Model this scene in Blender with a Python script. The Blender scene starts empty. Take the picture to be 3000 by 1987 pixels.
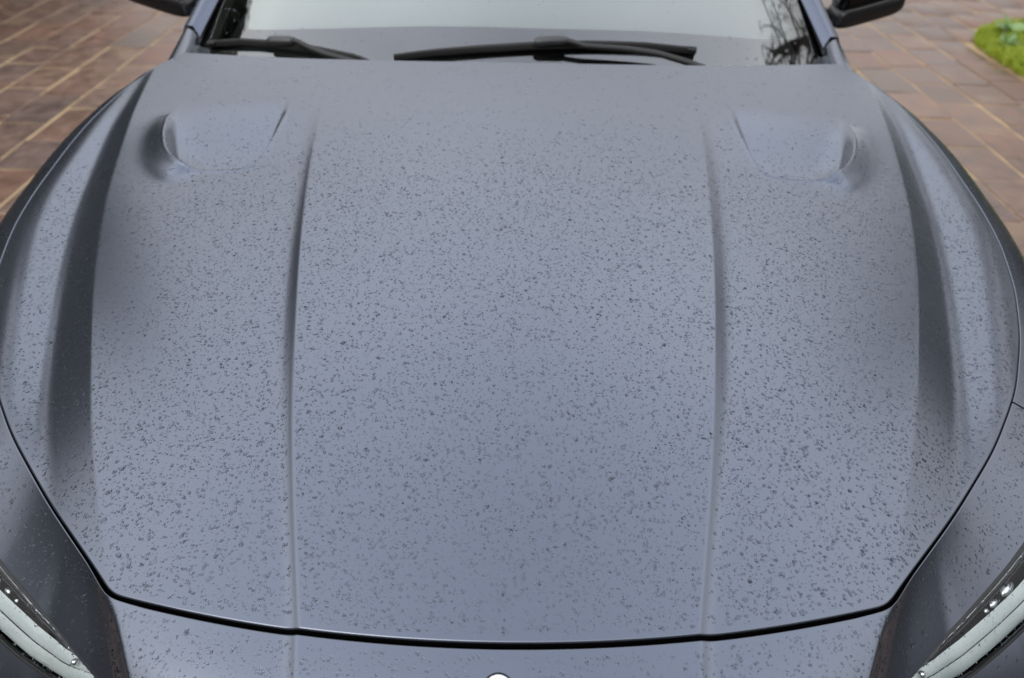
import bpy, bmesh, math, random
import numpy as np
from mathutils import Vector, Matrix
R = math.radians
rng = np.random.default_rng(7)
random.seed(7)
SC = bpy.context.scene
COL = SC.collection

# ------------------------------------------------------------------ camera
CAM_LOC = np.array([0.0061, 0.0, 1.72])
CAM_R = np.array([0.99986487, 0.00707372, 0.01483943])
CAM_U = np.array([-0.01607901, 0.60872995, 0.79321454])
CAM_F = np.array([0.00342222, 0.79334596, -0.60876143])
cam = bpy.data.cameras.new('camera')
cam.sensor_width = 36.0
cam.lens = 26.4
cam.clip_start = 0.02
cam.clip_end = 2000
cam.dof.use_dof = True
cam.dof.focus_distance = 1.02
cam.dof.aperture_fstop = 3.6
camo = bpy.data.objects.new('camera', cam)
COL.objects.link(camo)
camo.matrix_world = Matrix(((CAM_R[0], CAM_U[0], -CAM_F[0], CAM_LOC[0]),
                            (CAM_R[1], CAM_U[1], -CAM_F[1], CAM_LOC[1]),
                            (CAM_R[2], CAM_U[2], -CAM_F[2], CAM_LOC[2]), (0, 0, 0, 1)))
SC.camera = camo

# ------------------------------------------------------------------ sky, sun, exposure
SUN_ELEV, SUN_ROT = R(52), R(215)
world = bpy.data.worlds.new('World')
SC.world = world
world.use_nodes = True
nt = world.node_tree
nt.nodes.clear()
def N(tree, typ, **kw):
    n = tree.nodes.new(typ)
    for k, v in kw.items():
        setattr(n, k, v)
    return n
sky = N(nt, 'ShaderNodeTexSky', sky_type='NISHITA', sun_disc=False)
sky.sun_elevation = SUN_ELEV
sky.sun_rotation = SUN_ROT
sky.air_density = 1.0
sky.dust_density = 3.0
sky.ozone_density = 1.5
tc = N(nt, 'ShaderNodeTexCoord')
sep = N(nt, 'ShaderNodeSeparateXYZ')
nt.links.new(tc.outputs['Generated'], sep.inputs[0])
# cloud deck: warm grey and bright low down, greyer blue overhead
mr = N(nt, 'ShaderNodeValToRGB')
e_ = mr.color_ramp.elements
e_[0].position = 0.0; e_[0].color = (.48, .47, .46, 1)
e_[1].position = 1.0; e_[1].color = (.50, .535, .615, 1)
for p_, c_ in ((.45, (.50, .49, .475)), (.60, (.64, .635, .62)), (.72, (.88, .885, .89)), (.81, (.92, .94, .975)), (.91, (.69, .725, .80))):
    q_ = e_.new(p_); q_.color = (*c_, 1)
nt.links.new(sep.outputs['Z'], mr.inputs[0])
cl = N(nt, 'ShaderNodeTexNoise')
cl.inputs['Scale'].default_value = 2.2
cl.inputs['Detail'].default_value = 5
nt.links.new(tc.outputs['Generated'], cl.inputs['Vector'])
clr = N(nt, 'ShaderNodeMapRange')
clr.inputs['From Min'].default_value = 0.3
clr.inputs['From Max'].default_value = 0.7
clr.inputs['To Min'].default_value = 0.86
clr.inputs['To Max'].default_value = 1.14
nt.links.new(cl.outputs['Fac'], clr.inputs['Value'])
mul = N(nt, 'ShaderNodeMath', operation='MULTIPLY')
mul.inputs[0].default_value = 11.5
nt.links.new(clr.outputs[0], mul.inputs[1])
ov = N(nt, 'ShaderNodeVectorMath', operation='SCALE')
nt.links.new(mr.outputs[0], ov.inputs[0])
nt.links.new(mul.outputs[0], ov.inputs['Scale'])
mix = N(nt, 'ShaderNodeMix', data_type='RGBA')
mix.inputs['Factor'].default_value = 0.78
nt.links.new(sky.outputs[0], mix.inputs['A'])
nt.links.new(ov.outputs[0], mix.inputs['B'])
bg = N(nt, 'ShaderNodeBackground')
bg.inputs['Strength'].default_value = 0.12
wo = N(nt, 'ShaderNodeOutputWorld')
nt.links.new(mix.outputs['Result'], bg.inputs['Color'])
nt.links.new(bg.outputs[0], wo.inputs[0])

sun = bpy.data.lights.new('sun', 'SUN')
sun.energy = 0.5
sun.angle = R(35)
sun.color = (1.0, 0.97, 0.93)
suno = bpy.data.objects.new('sun', sun)
COL.objects.link(suno)
sd = Vector((math.sin(SUN_ROT) * math.cos(SUN_ELEV), math.cos(SUN_ROT) * math.cos(SUN_ELEV), math.sin(SUN_ELEV)))
suno.rotation_euler = sd.to_track_quat('Z', 'Y').to_euler()
suno.location = (-6, -8, 14)

SC.view_settings.view_transform = 'Standard'
SC.view_settings.look = 'None'
SC.view_settings.gamma = 1.0
SC.view_settings.exposure = 0.68
SC.view_settings.use_curve_mapping = False
SC.render.engine = 'CYCLES'
SC.cycles.use_denoising = True
SC.cycles.max_bounces = 10
SC.cycles.transmission_bounces = 8
SC.cycles.transparent_max_bounces = 12

# ------------------------------------------------------------------ helpers
def new_mat(name):
    m = bpy.data.materials.new(name)
    m.use_nodes = True
    b = m.node_tree.nodes['Principled BSDF']
    return m, m.node_tree, b

def simple(name, color, rough=0.5, metal=0.0, coat=0.0, noise=0.0, scale=30.0, spec=0.5):
    m, t, b = new_mat(name)
    b.inputs['Roughness'].default_value = rough
    b.inputs['Metallic'].default_value = metal
    b.inputs['Coat Weight'].default_value = coat
    b.inputs['Specular IOR Level'].default_value = spec
    b.inputs['Base Color'].default_value = (*color, 1)
    if noise > 0:
        tx = N(t, 'ShaderNodeTexCoord')
        n = N(t, 'ShaderNodeTexNoise')
        n.inputs['Scale'].default_value = scale
        n.inputs['Detail'].default_value = 5
        t.links.new(tx.outputs['Object'], n.inputs['Vector'])
        mx = N(t, 'ShaderNodeMix', data_type='RGBA')
        mx.inputs['A'].default_value = (*[c * (1 - noise) for c in color], 1)
        mx.inputs['B'].default_value = (*[min(1, c * (1 + noise)) for c in color], 1)
        t.links.new(n.outputs['Fac'], mx.inputs['Factor'])
        t.links.new(mx.outputs['Result'], b.inputs['Base Color'])
    return m

def mesh_np(name, V, Fq=None, Ft=None, smooth=True):
    me = bpy.data.meshes.new(name)
    V = np.asarray(V, dtype=np.float32)
    me.vertices.add(len(V))
    me.vertices.foreach_set('co', V.ravel())
    loops, starts, tot = [], [], 0
    if Fq is not None and len(Fq):
        Fq = np.asarray(Fq, dtype=np.int32)
        loops.append(Fq.ravel())
        starts.append(np.arange(len(Fq)) * 4)
        tot = len(Fq) * 4
    if Ft is not None and len(Ft):
        Ft = np.asarray(Ft, dtype=np.int32)
        loops.append(Ft.ravel())
        starts.append(tot + np.arange(len(Ft)) * 3)
    loops = np.concatenate(loops).astype(np.int32)
    starts = np.concatenate(starts).astype(np.int32)
    me.loops.add(len(loops))
    me.loops.foreach_set('vertex_index', loops)
    me.polygons.add(len(starts))
    me.polygons.foreach_set('loop_start', starts)
    me.update(calc_edges=True)
    me.validate()
    if smooth:
        me.polygons.foreach_set('use_smooth', np.ones(len(me.polygons), dtype=bool))
    return me

def add(name, me, mat, parent=None):
    o = bpy.data.objects.new(name, me)
    COL.objects.link(o)
    if mat is not None and me is not None and not me.materials:
        me.materials.append(mat)
    if parent is not None:
        o.parent = parent
        if parent.type == 'EMPTY':
            o.location = -parent.location
    return o

def thing(name, label, cat, loc=(0, 0, 0), group=None):
    o = bpy.data.objects.new(name, None)
    COL.objects.link(o)
    o.location = loc
    o.empty_display_size = 0.1
    o['label'] = label
    o['category'] = cat
    if group:
        o['group'] = group
    return o

def tag(o, label=None, cat=None, group=None, kind=None):
    if label: o['label'] = label
    if cat: o['category'] = cat
    if group: o['group'] = group
    if kind: o['kind'] = kind
    return o

class MB:
    """collects simple shapes into one mesh"""
    def __init__(s): s.v, s.q, s.t, s.n = [], [], [], 0
    def grid(s, G, flip=False, close_u=False):
        G = np.asarray(G, float); a, b = G.shape[:2]
        i, j = np.meshgrid(np.arange(a if close_u else a - 1), np.arange(b - 1), indexing='ij')
        i2 = (i + 1) % a
        f = np.stack([i * b + j, i2 * b + j, i2 * b + j + 1, i * b + j + 1], -1).reshape(-1, 4)
        if flip: f = f[:, ::-1]
        s.v.append(G.reshape(-1, 3)); s.q.append(f + s.n); s.n += a * b
    def raw(s, V, q=None, t=None):
        V = np.asarray(V, float)
        s.v.append(V)
        if q is not None: s.q.append(np.asarray(q) + s.n)
        if t is not None: s.t.append(np.asarray(t) + s.n)
        s.n += len(V)
    def box(s, c, h, rot=None, bev=0.0):
        c = np.asarray(c, float); hx, hy, hz = h
        if bev <= 0:
            V = np.array([[x, y, z] for x in (-hx, hx) for y in (-hy, hy) for z in (-hz, hz)])
            q = [[0, 1, 3, 2], [4, 6, 7, 5], [0, 4, 5, 1], [2, 3, 7, 6], [0, 2, 6, 4], [1, 5, 7, 3]]
            if rot is not None: V = V @ np.asarray(rot).T
            s.raw(V + c, q)
        else:
            bm = bmesh.new()
            bmesh.ops.create_cube(bm, size=1)
            for v in bm.verts: v.co = Vector((v.co.x * 2 * hx, v.co.y * 2 * hy, v.co.z * 2 * hz))
            bmesh.ops.bevel(bm, geom=list(bm.edges), offset=bev, segments=2, affect='EDGES', profile=0.6)
            s.bm(bm, c, rot)
    def bm(s, bm, c=(0, 0, 0), rot=None):
        bm.verts.index_update()
        V = np.array([v.co[:] for v in bm.verts])
        if rot is not None: V = V @ np.asarray(rot).T
        q, t = [], []
        for f in bm.faces:
            ix = [v.index for v in f.verts]
            if len(ix) == 4: q.append(ix)
            else:
                for k in range(1, len(ix) - 1): t.append([ix[0], ix[k], ix[k + 1]])
        bm.free()
        s.raw(V + np.asarray(c, float), q if q else None, t if t else None)
    def tube(s, P, r, n=8, cap=True, flat=1.0, up=(0, 0, 1)):
        P = np.asarray(P, float); m = len(P)
        r = np.full(m, r) if np.isscalar(r) else np.asarray(r, float)
        T = np.gradient(P, axis=0); T /= np.linalg.norm(T, axis=1)[:, None] + 1e-12
        up = np.asarray(up, float)
        S_ = np.cross(T, up); S_ /= np.linalg.norm(S_, axis=1)[:, None] + 1e-9
        U_ = np.cross(S_, T)
        a = np.linspace(0, 2 * np.pi, n, endpoint=False)
        G = P[None] + r[None, :, None] * (np.cos(a)[:, None, None] * S_[None] + flat * np.sin(a)[:, None, None] * U_[None])
        s.grid(G, close_u=True)
        if cap:
            for k, fl in ((0, True), (m - 1, False)):
                ring = G[:, k]
                V = np.vstack([ring, P[k][None]])
                tt = [[i, (i + 1) % n, n] for i in range(n)]
                if not fl: tt = [x[::-1] for x in tt]
                s.raw(V, t=tt)
    def build(s, name, mat, parent=None, smooth=True):
        V = np.vstack(s.v)
        q = np.vstack(s.q) if s.q else None
        t = np.vstack(s.t) if s.t else None
        return add(name, mesh_np(name, V, q, t, smooth), mat, parent)

def sm(x, a, b):
    t = np.clip((np.asarray(x, float) - a) / (b - a), 0, 1)
    return t * t * (3 - 2 * t)

#CORE_BEGIN
# ------------------------------------------------------------------ bonnet surface
def tab(t):
    t = np.array(t)
    return lambda y: np.interp(y, t[:, 0], t[:, 1])
def smooth_tab(t, y0=0.40, y1=1.95, w=0.05):
    ys = np.linspace(y0, y1, 600); f = tab(t)(ys)
    k = np.exp(-0.5 * (np.arange(-60, 61) * (ys[1] - ys[0]) / w) ** 2); k /= k.sum()
    # linear extrapolation at the ends before smoothing
    a = f[0] + (np.arange(-60, 0)) * (f[8] - f[0]) / 8
    b = f[-1] + (np.arange(1, 61)) * (f[-1] - f[-9]) / 8
    g = np.convolve(np.concatenate([a, f, b]), k, 'valid')
    return lambda y: np.interp(y, ys, g)
xs_ = smooth_tab([(.40, .352), (.5347, .472), (.657, .601), (.779, .716), (.90, .808), (1.024, .876), (1.146, .922), (1.27, .947), (1.39, .953),
       (1.51, .947), (1.635, .927), (1.758, .887), (1.88, .808), (1.95, .75)], w=0.025)
xa_ = smooth_tab([(.40, .415), (.527, .468), (.598, .505), (.707, .559), (.815, .605), (.9235, .647), (1.03, .687), (1.14, .725), (1.25, .758),
       (1.357, .786), (1.465, .805), (1.574, .822), (1.68, .836), (1.79, .850), (1.95, .87)])
xb_ = smooth_tab([(.40, .50), (.53, .55), (.7, .630), (.826, .691), (.914, .7234), (1.0, .752), (1.09, .779), (1.178, .803), (1.265, .825), (1.353, .842),
       (1.44, .855), (1.53, .864), (1.616, .868), (1.70, .870), (1.79, .872), (1.95, .885)])
xC_ = smooth_tab([(.40, .55), (.6, .65), (.79, .735), (.874, .776), (.95, .805), (1.03, .832), (1.107, .858), (1.185, .8826), (1.26, .902), (1.34, .915),
       (1.42, .918), (1.5, .913), (1.574, .905), (1.65, .896), (1.73, .888), (1.95, .89)])
xc_ = smooth_tab([(.40, .209), (.4802, .2288), (.5732, .251), (.6663, .2734), (.7594, .2937), (.8525, .312), (.9455, .3281), (1.0386, .3432), (1.1317, .3574),
       (1.2248, .3692), (1.3179, .3808), (1.4109, .390), (1.504, .3991), (1.95, .42)])
def z0(y):
    t = np.asarray(y) - .46
    return .93 + .225 * t - .035 * t * t
NX, NY = 1600, 700
AX = np.linspace(0, 1.0, NX)
YS = np.linspace(.40, 1.95, NY)
def _profile(y):
    xc, xa, xb, xC, xs = xc_(y), xa_(y), xb_(y), xC_(y), xs_(y)
    fc = sm(y, 1.63, 1.36) * (.85 + .15 * sm(y, .46, .80))
    roll = sm(y, .95, 1.25) * sm(y, 1.66, 1.42)
    fa = .10 + .90 * sm(y, .50, 1.02)
    fa = fa * (.55 + .45 * sm(y, 1.8, 1.45))
    s = np.where(AX < xc, .05 * AX / xc, .055 + (.06 + .018 * roll) * (np.maximum(AX - xc, 0) / max(xa - xc, .05)) ** 2.5)
    s = np.minimum(s, .24)
    s = s + .50 * fc * sm(AX, xc - .002, xc + .005) * np.exp(-(np.maximum(AX - xc, 0) / (.013 + .007 * sm(y, .55, 1.2))) ** 2)
    s = np.where(AX > xa - .003, s + (.56 - s) * fa * sm(AX, xa - .003, xa + .005), s)
    sB = sm(AX, xb - .018, xb + .020)
    s = s + (-.09 - s) * sB * (1 - (1 - fa) ** 2)
    s = s + (.38 + .09) * sm(AX, xC - .02, xC + .03)
    s = s + np.maximum(AX - xs, 0) * 4
    return np.concatenate([[0], np.cumsum((s[1:] + s[:-1]) / 2 * np.diff(AX))])
GZ = np.array([_profile(y) for y in YS])
def _bil(x, y):
    fx = np.clip(np.abs(x), 0, .9999) * (NX - 1)
    fy = np.clip((y - YS[0]) / (YS[-1] - YS[0]), 0, .9999) * (NY - 1)
    i = fx.astype(int); j = fy.astype(int); u = fx - i; v = fy - j
    return (GZ[j, i] * (1 - u) + GZ[j, i + 1] * u) * (1 - v) + (GZ[j + 1, i] * (1 - u) + GZ[j + 1, i + 1] * u) * v
# air outlets: a U-shaped recess open to the windscreen, with a raised lip
VENT = np.array([(.478, 1.56), (.487, 1.45), (.497, 1.395), (.512, 1.368), (.575, 1.363), (.640, 1.376), (.676, 1.403), (.708, 1.458), (.735, 1.56)])
def _chaikin(P, n):
    for _ in range(n):
        a, b = P[:-1], P[1:]
        P = np.vstack([P[:1], np.stack([.75 * a + .25 * b, .25 * a + .75 * b], 1).reshape(-1, 2), P[-1:]])
    return P
VENT = _chaikin(VENT, 3)
VOUT = VENT[VENT[:, 0] > .655]
def vent_sd(ax, y):
    """signed distance to the outlet outline (negative inside)"""
    P = np.vstack([VENT, [[.735, 1.75], [.478, 1.75]]])
    Q = np.roll(P, -1, 0)
    d = np.full(ax.shape, 9.0); ins = np.zeros(ax.shape, bool)
    for (x1, y1), (x2, y2) in zip(P, Q):
        ex, ey = x2 - x1, y2 - y1
        t = np.clip(((ax - x1) * ex + (y - y1) * ey) / (ex * ex + ey * ey), 0, 1)
        d = np.minimum(d, np.hypot(ax - x1 - t * ex, y - y1 - t * ey))
        c = ((y1 > y) != (y2 > y)) & (ax < (x2 - x1) * (y - y1) / (y2 - y1 + 1e-12) + x1)
        ins ^= c
    return np.where(ins, -d, d)
def vent_h(ax, y):
    ax = np.asarray(ax, float); y = np.asarray(y, float)
    h = np.zeros(ax.shape)
    m = (ax > .36) & (ax < .84) & (y > 1.24) & (y < 1.66)
    if not m.any(): return h
    a, b = ax[m], y[m]
    s = vent_sd(a, b)
    fade = sm(b, 1.61, 1.47)
    # raised shoulder along the outer side
    dO = np.full(a.shape, 9.0)
    for (x1, y1), (x2, y2) in zip(VOUT[:-1], VOUT[1:]):
        ex, ey = x2 - x1, y2 - y1
        t = np.clip(((a - x1) * ex + (b - y1) * ey) / (ex * ex + ey * ey), 0, 1)
        dO = np.minimum(dO, np.hypot(a - x1 - t * ex, b - y1 - t * ey))
    bulge = .0150 * np.exp(-(dO / .030) ** 2) * fade
    rec = -.023 * sm(-s, .000, .006 + .007 * sm(a, .54, .50) + .017 * sm(a, .63, .70)) * sm(b, 1.63, 1.40)
    ridge = .0024 * np.exp(-((s - .001) / .0032) ** 2) * fade
    h[m] = bulge + rec + ridge
    return h
def hood_z(x, y):
    x = np.asarray(x, float); y = np.asarray(y, float)
    return z0(y) - _bil(x, y) + vent_h(np.abs(x), y)
def grad(x, y, e=.0012):
    gx = (hood_z(x + e, y) - hood_z(x - e, y)) / (2 * e)
    gy = (hood_z(x, y + e) - hood_z(x, y - e)) / (2 * e)
    n = np.stack([-gx, -gy, np.ones_like(gx)], -1)
    return n / np.linalg.norm(n, axis=-1, keepdims=True)
def y_front(x): return .466 + .29 * x * x
def y_rear(x): return 1.775 + .105 * (np.abs(x) / .8) ** 2.2
# outline: from the rear left end round the front to the rear right end
def half_outline():
    ys = np.linspace(1.885, .40, 1500)
    side = np.stack([xs_(ys), ys], -1)
    k = np.argmax(side[:, 1] < y_front(side[:, 0]))
    side = side[:k]
    xf = np.linspace(side[-1, 0], 0, 600)[1:]
    return np.vstack([side, np.stack([xf, y_front(xf)], -1)])
def resample(P, n):
    d = np.concatenate([[0], np.cumsum(np.linalg.norm(np.diff(P, axis=0), axis=1))])
    s = np.linspace(0, d[-1], n)
    return np.stack([np.interp(s, d, P[:, k]) for k in range(P.shape[1])], -1)
H = half_outline()
OUT = np.vstack([H * [-1, 1], H[::-1][1:]])
OUT = resample(OUT, 2001)
_k = np.exp(-.5 * (np.arange(-20, 21) / 5.0) ** 2); _k /= _k.sum()
_pad = np.vstack([OUT[:1] + (OUT[:1] - OUT[1:21][::-1]), OUT, OUT[-1:] + (OUT[-1:] - OUT[-21:-1][::-1])])
OUT = np.stack([np.convolve(_pad[:, c], _k, 'valid') for c in (0, 1)], -1)
ARC = np.concatenate([[0], np.cumsum(np.linalg.norm(np.diff(OUT, axis=0), axis=1))])
ARC -= ARC[-1] / 2                       # 0 at the nose, + to the right
TAN = np.gradient(OUT, axis=0); TAN /= np.linalg.norm(TAN, axis=1)[:, None]
NOR = np.stack([TAN[:, 1], -TAN[:, 0]], -1)      # outward
IC = np.argmin(np.hypot(OUT[1000:, 0] - .468, OUT[1000:, 1] - .53)) + 1000
SCOR = ARC[IC]
# skin round the bonnet: bumper nose, headlight corners, wings
def keys(K):
    K = np.array(K); return lambda s: np.interp(np.abs(s), K[:, 0], K[:, 1])
c_ = SCOR
kDx = keys([(0, 0), (.3, -.22), (c_, -.52), (c_ + .03, -.45), (c_ + .14, .12), (c_ + .28, .62), (c_ + .48, .95), (c_ + .75, 1), (9, 1)])
kDy = keys([(0, -1), (.3, -1), (c_, -1), (c_ + .03, -1), (c_ + .14, -1), (c_ + .28, -.78), (c_ + .48, -.40), (c_ + .75, -.08), (c_ + 1.2, 0), (9, .1)])
kT0 = keys([(0, .27), (.25, .22), (c_ - .005, .26), (c_ + .006, .52), (c_ + .06, .60), (c_ + .12, .66), (c_ + .21, .55), (c_ + .34, .32), (c_ + .55, .40), (c_ + .9, .48), (9, .55)])
kDL = keys([(0, .34), (c_, .36), (c_ + .1, .46), (c_ + .2, .52), (c_ + .38, .50), (c_ + .55, .30), (c_ + .8, .17), (9, .15)])
GAPW = keys([(0, .0105), (c_ - .05, .0095), (c_ + .06, .006), (c_ + .5, .0048), (9, .0035)])
_ks = np.exp(-.5 * (np.arange(-40, 41) / 2.2) ** 2); _ks /= _ks.sum()
def strip(dist):
    """points of the skin at arc positions OUT and distances dist (1-D) from the gap"""
    S_ = ARC
    D = np.stack([np.sign(S_) * kDx(S_), kDy(S_)], -1)
    D /= np.linalg.norm(D, axis=1)[:, None]
    ze = hood_z(OUT[:, 0], OUT[:, 1])
    g = GAPW(S_)
    base = OUT + NOR * g[:, None]
    zb = ze - g * .2
    fine = np.linspace(0, .62, 621)
    ph0 = np.convolve(np.pad(np.arctan(kT0(S_)), 40, mode='edge'), _ks, 'valid'); phm = R(83)
    ph = ph0[:, None] + (phm - ph0)[:, None] * sm(fine[None] / kDL(S_)[:, None], 0.02, 1.0) ** 1.25
    dh = np.concatenate([np.zeros((len(S_), 1)), np.cumsum(np.cos((ph[:, 1:] + ph[:, :-1]) / 2), 1) * .001], 1)
    dz = np.concatenate([np.zeros((len(S_), 1)), np.cumsum(np.sin((ph[:, 1:] + ph[:, :-1]) / 2), 1) * .001], 1)
    hh = np.stack([np.interp(dist, fine, dh[i]) for i in range(len(S_))])
    zz = np.stack([np.interp(dist, fine, dz[i]) for i in range(len(S_))])
    P = np.empty((len(S_), len(dist), 3))
    P[..., :2] = base[:, None] + D[:, None] * hh[..., None]
    P[..., 2] = zb[:, None] - zz
    return P
DIST = np.concatenate([np.linspace(0, .16, 65), np.linspace(.165, .62, 60)])
SK = strip(DIST)
SKN = np.cross(np.gradient(SK, axis=1), np.gradient(SK, axis=0))
SKN /= np.linalg.norm(SKN, axis=-1, keepdims=True) + 1e-12
if SKN[1000, 5, 2] < 0: SKN = -SKN
#CORE_END

# ------------------------------------------------------------------ materials
def paint_mat():
    m, t, b = new_mat('satin_paint')
    b.inputs['Metallic'].default_value = .87
    tx = N(t, 'ShaderNodeTexCoord')
    n1 = N(t, 'ShaderNodeTexNoise'); n1.inputs['Scale'].default_value = 900; n1.inputs['Detail'].default_value = 2
    n2 = N(t, 'ShaderNodeTexNoise'); n2.inputs['Scale'].default_value = 7; n2.inputs['Detail'].default_value = 4
    t.links.new(tx.outputs['Object'], n1.inputs['Vector']); t.links.new(tx.outputs['Object'], n2.inputs['Vector'])
    mx = N(t, 'ShaderNodeMix', data_type='RGBA')
    mx.inputs['A'].default_value = (.136, .152, .190, 1)
    mx.inputs['B'].default_value = (.166, .185, .231, 1)
    t.links.new(n1.outputs['Fac'], mx.inputs['Factor'])
    t.links.new(mx.outputs['Result'], b.inputs['Base Color'])
    r = N(t, 'ShaderNodeMapRange')
    r.inputs['To Min'].default_value = .25; r.inputs['To Max'].default_value = .30
    t.links.new(n2.outputs['Fac'], r.inputs['Value'])
    t.links.new(r.outputs[0], b.inputs['Roughness'])
    b.inputs['Coat Weight'].default_value = .55
    b.inputs['Coat Roughness'].default_value = .24
    return m
M = {}
M['paint'] = paint_mat()
M['gutter'] = simple('gutter_rubber', (.003, .003, .0035), .8, spec=.05)
M['black_plastic'] = simple('black_plastic', (.012, .012, .013), .38, noise=.3, scale=60)
M['trim'] = simple('satin_trim', (.05, .052, .055), .35, noise=.2)
M['gloss_black'] = simple('gloss_black', (.003, .003, .004), .12, spec=.35)
M['rubber'] = simple('rubber', (.02, .02, .021), .55, noise=.25, scale=40)
M['chrome'] = simple('chrome', (.78, .79, .80), .08, metal=1.0)
M['bright_chrome'] = simple('bright_chrome', (.93, .94, .96), .22, metal=1.0)
M['dark_chrome'] = simple('dark_chrome', (.20, .20, .21), .25, metal=1.0)
M['reflector'] = simple('reflector', (.9, .93, .91), .22, metal=.75)
M['lightguide'] = simple('light_guide', (.60, .66, .65), .28, coat=.5, noise=.06, scale=9)
M['dashboard'] = simple('dashboard', (.02, .02, .021), .6, noise=.3, scale=50)
M['sheet'] = simple('white_sheet', (.84, .86, .85), .7, noise=.03, scale=4)
M['frit'] = simple('frit', (.045, .045, .045), .5, noise=.12, scale=50)
M['badge_shine'] = simple('badge_sky_shine', (.88, .88, .88), .25, coat=.6)  # white stands in for bright sky reflected in the chrome badge
M['rim'] = simple('wheel_rim', (.25, .25, .26), .3, metal=1.0)

def glass_mat(name, ior, tint, rough=0.0):
    m = bpy.data.materials.new(name); m.use_nodes = True
    t = m.node_tree; t.nodes.clear()
    fr = N(t, 'ShaderNodeFresnel'); fr.inputs['IOR'].default_value = ior
    gl = N(t, 'ShaderNodeBsdfGlossy'); gl.inputs['Roughness'].default_value = rough
    tr = N(t, 'ShaderNodeBsdfTransparent'); tr.inputs['Color'].default_value = (*tint, 1)
    mx = N(t, 'ShaderNodeMixShader'); o = N(t, 'ShaderNodeOutputMaterial')
    t.links.new(fr.outputs[0], mx.inputs[0]); t.links.new(tr.outputs[0], mx.inputs[1]); t.links.new(gl.outputs[0], mx.inputs[2])
    t.links.new(mx.outputs[0], o.inputs['Surface'])
    return m
M['glass'] = glass_mat('windscreen_glass', 3.1, (.88, .955, .925), .01)
M['side_glass'] = glass_mat('side_glass', 1.6, (.25, .28, .27), .01)
M['lens'] = glass_mat('lens_plastic', 1.45, (.97, .985, .98), .0)

def water_mat():
    m, t, b = new_mat('water')
    b.inputs['Base Color'].default_value = (.72, .75, .79, 1)  # tint darkens the beads, standing in for the dark surroundings they reflect
    b.inputs['Roughness'].default_value = 0.02
    b.inputs['IOR'].default_value = 1.33
    b.inputs['Transmission Weight'].default_value = 1.0
    return m
M['water'] = water_mat()

# ------------------------------------------------------------------ the car
car = thing('parked_car', 'slate blue satin car beaded with rain, parked nose first on the brick driveway', 'car', (0, 2.4, 0))

# bonnet
def coons(bot, top, lef, rig, nu, nv):
    bot = resample(bot, nu); top = resample(top, nu); lef = resample(lef, nv); rig = resample(rig, nv)
    u = np.linspace(0, 1, nu)[None, :, None]; v = np.linspace(0, 1, nv)[:, None, None]
    return (bot[None] * (1 - v) + top[None] * v + lef[:, None] * (1 - u) + rig[:, None] * u
            - ((1 - u) * (1 - v) * bot[0] + u * (1 - v) * bot[-1] + (1 - u) * v * top[0] + u * v * top[-1]))
iL = 2000 - IC
xe = OUT[-1, 0]
XT = np.linspace(OUT[0, 0], OUT[-1, 0], 400)
yr0 = y_rear(xe)
TOP = np.stack([XT, y_rear(XT) + (OUT[-1, 1] - yr0)], -1)
HXY = coons(OUT[iL:IC + 1], TOP, OUT[:iL + 1][::-1], OUT[IC:], 820, 600)
HG = np.concatenate([HXY, hood_z(HXY[..., 0], HXY[..., 1])[..., None]], -1)
mb = MB()
# rolled edge down into the shut line and along the rear edge
def ring_of(G):
    return np.vstack([G[0, :], G[1:, -1], G[-1, -2::-1], G[-2:0:-1, 0]])
mb.grid(HG)
RG = ring_of(HG)
ctr = np.roll(RG, -1, 0) - np.roll(RG, 1, 0)
on = np.stack([ctr[:, 1], -ctr[:, 0]], -1); on /= np.linalg.norm(on, axis=1)[:, None] + 1e-9
rows = [RG]
for o_, d_ in ((.0012, .0006), (.0018, .002), (.0017, .0034)):
    Q = RG.copy(); Q[:, :2] += on * o_; Q[:, 2] -= d_; rows.append(Q)
mb.grid(np.stack(rows, 1), close_u=True, flip=False)
bonnet = mb.build('bonnet', M['paint'], car)
rows = []
for o_, d_ in ((.0012, .0030), (.0008, .006), (-.002, .032)):
    Q = RG.copy(); Q[:, :2] += on * o_; Q[:, 2] -= d_; rows.append(Q)
mb = MB(); mb.grid(np.stack(rows, 1), close_u=True)
mb.build('edge_seal', M['gutter'], bonnet)
bonnet['label'] = 'wide bonnet with raised centre, two air outlets and beads of rain'

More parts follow.
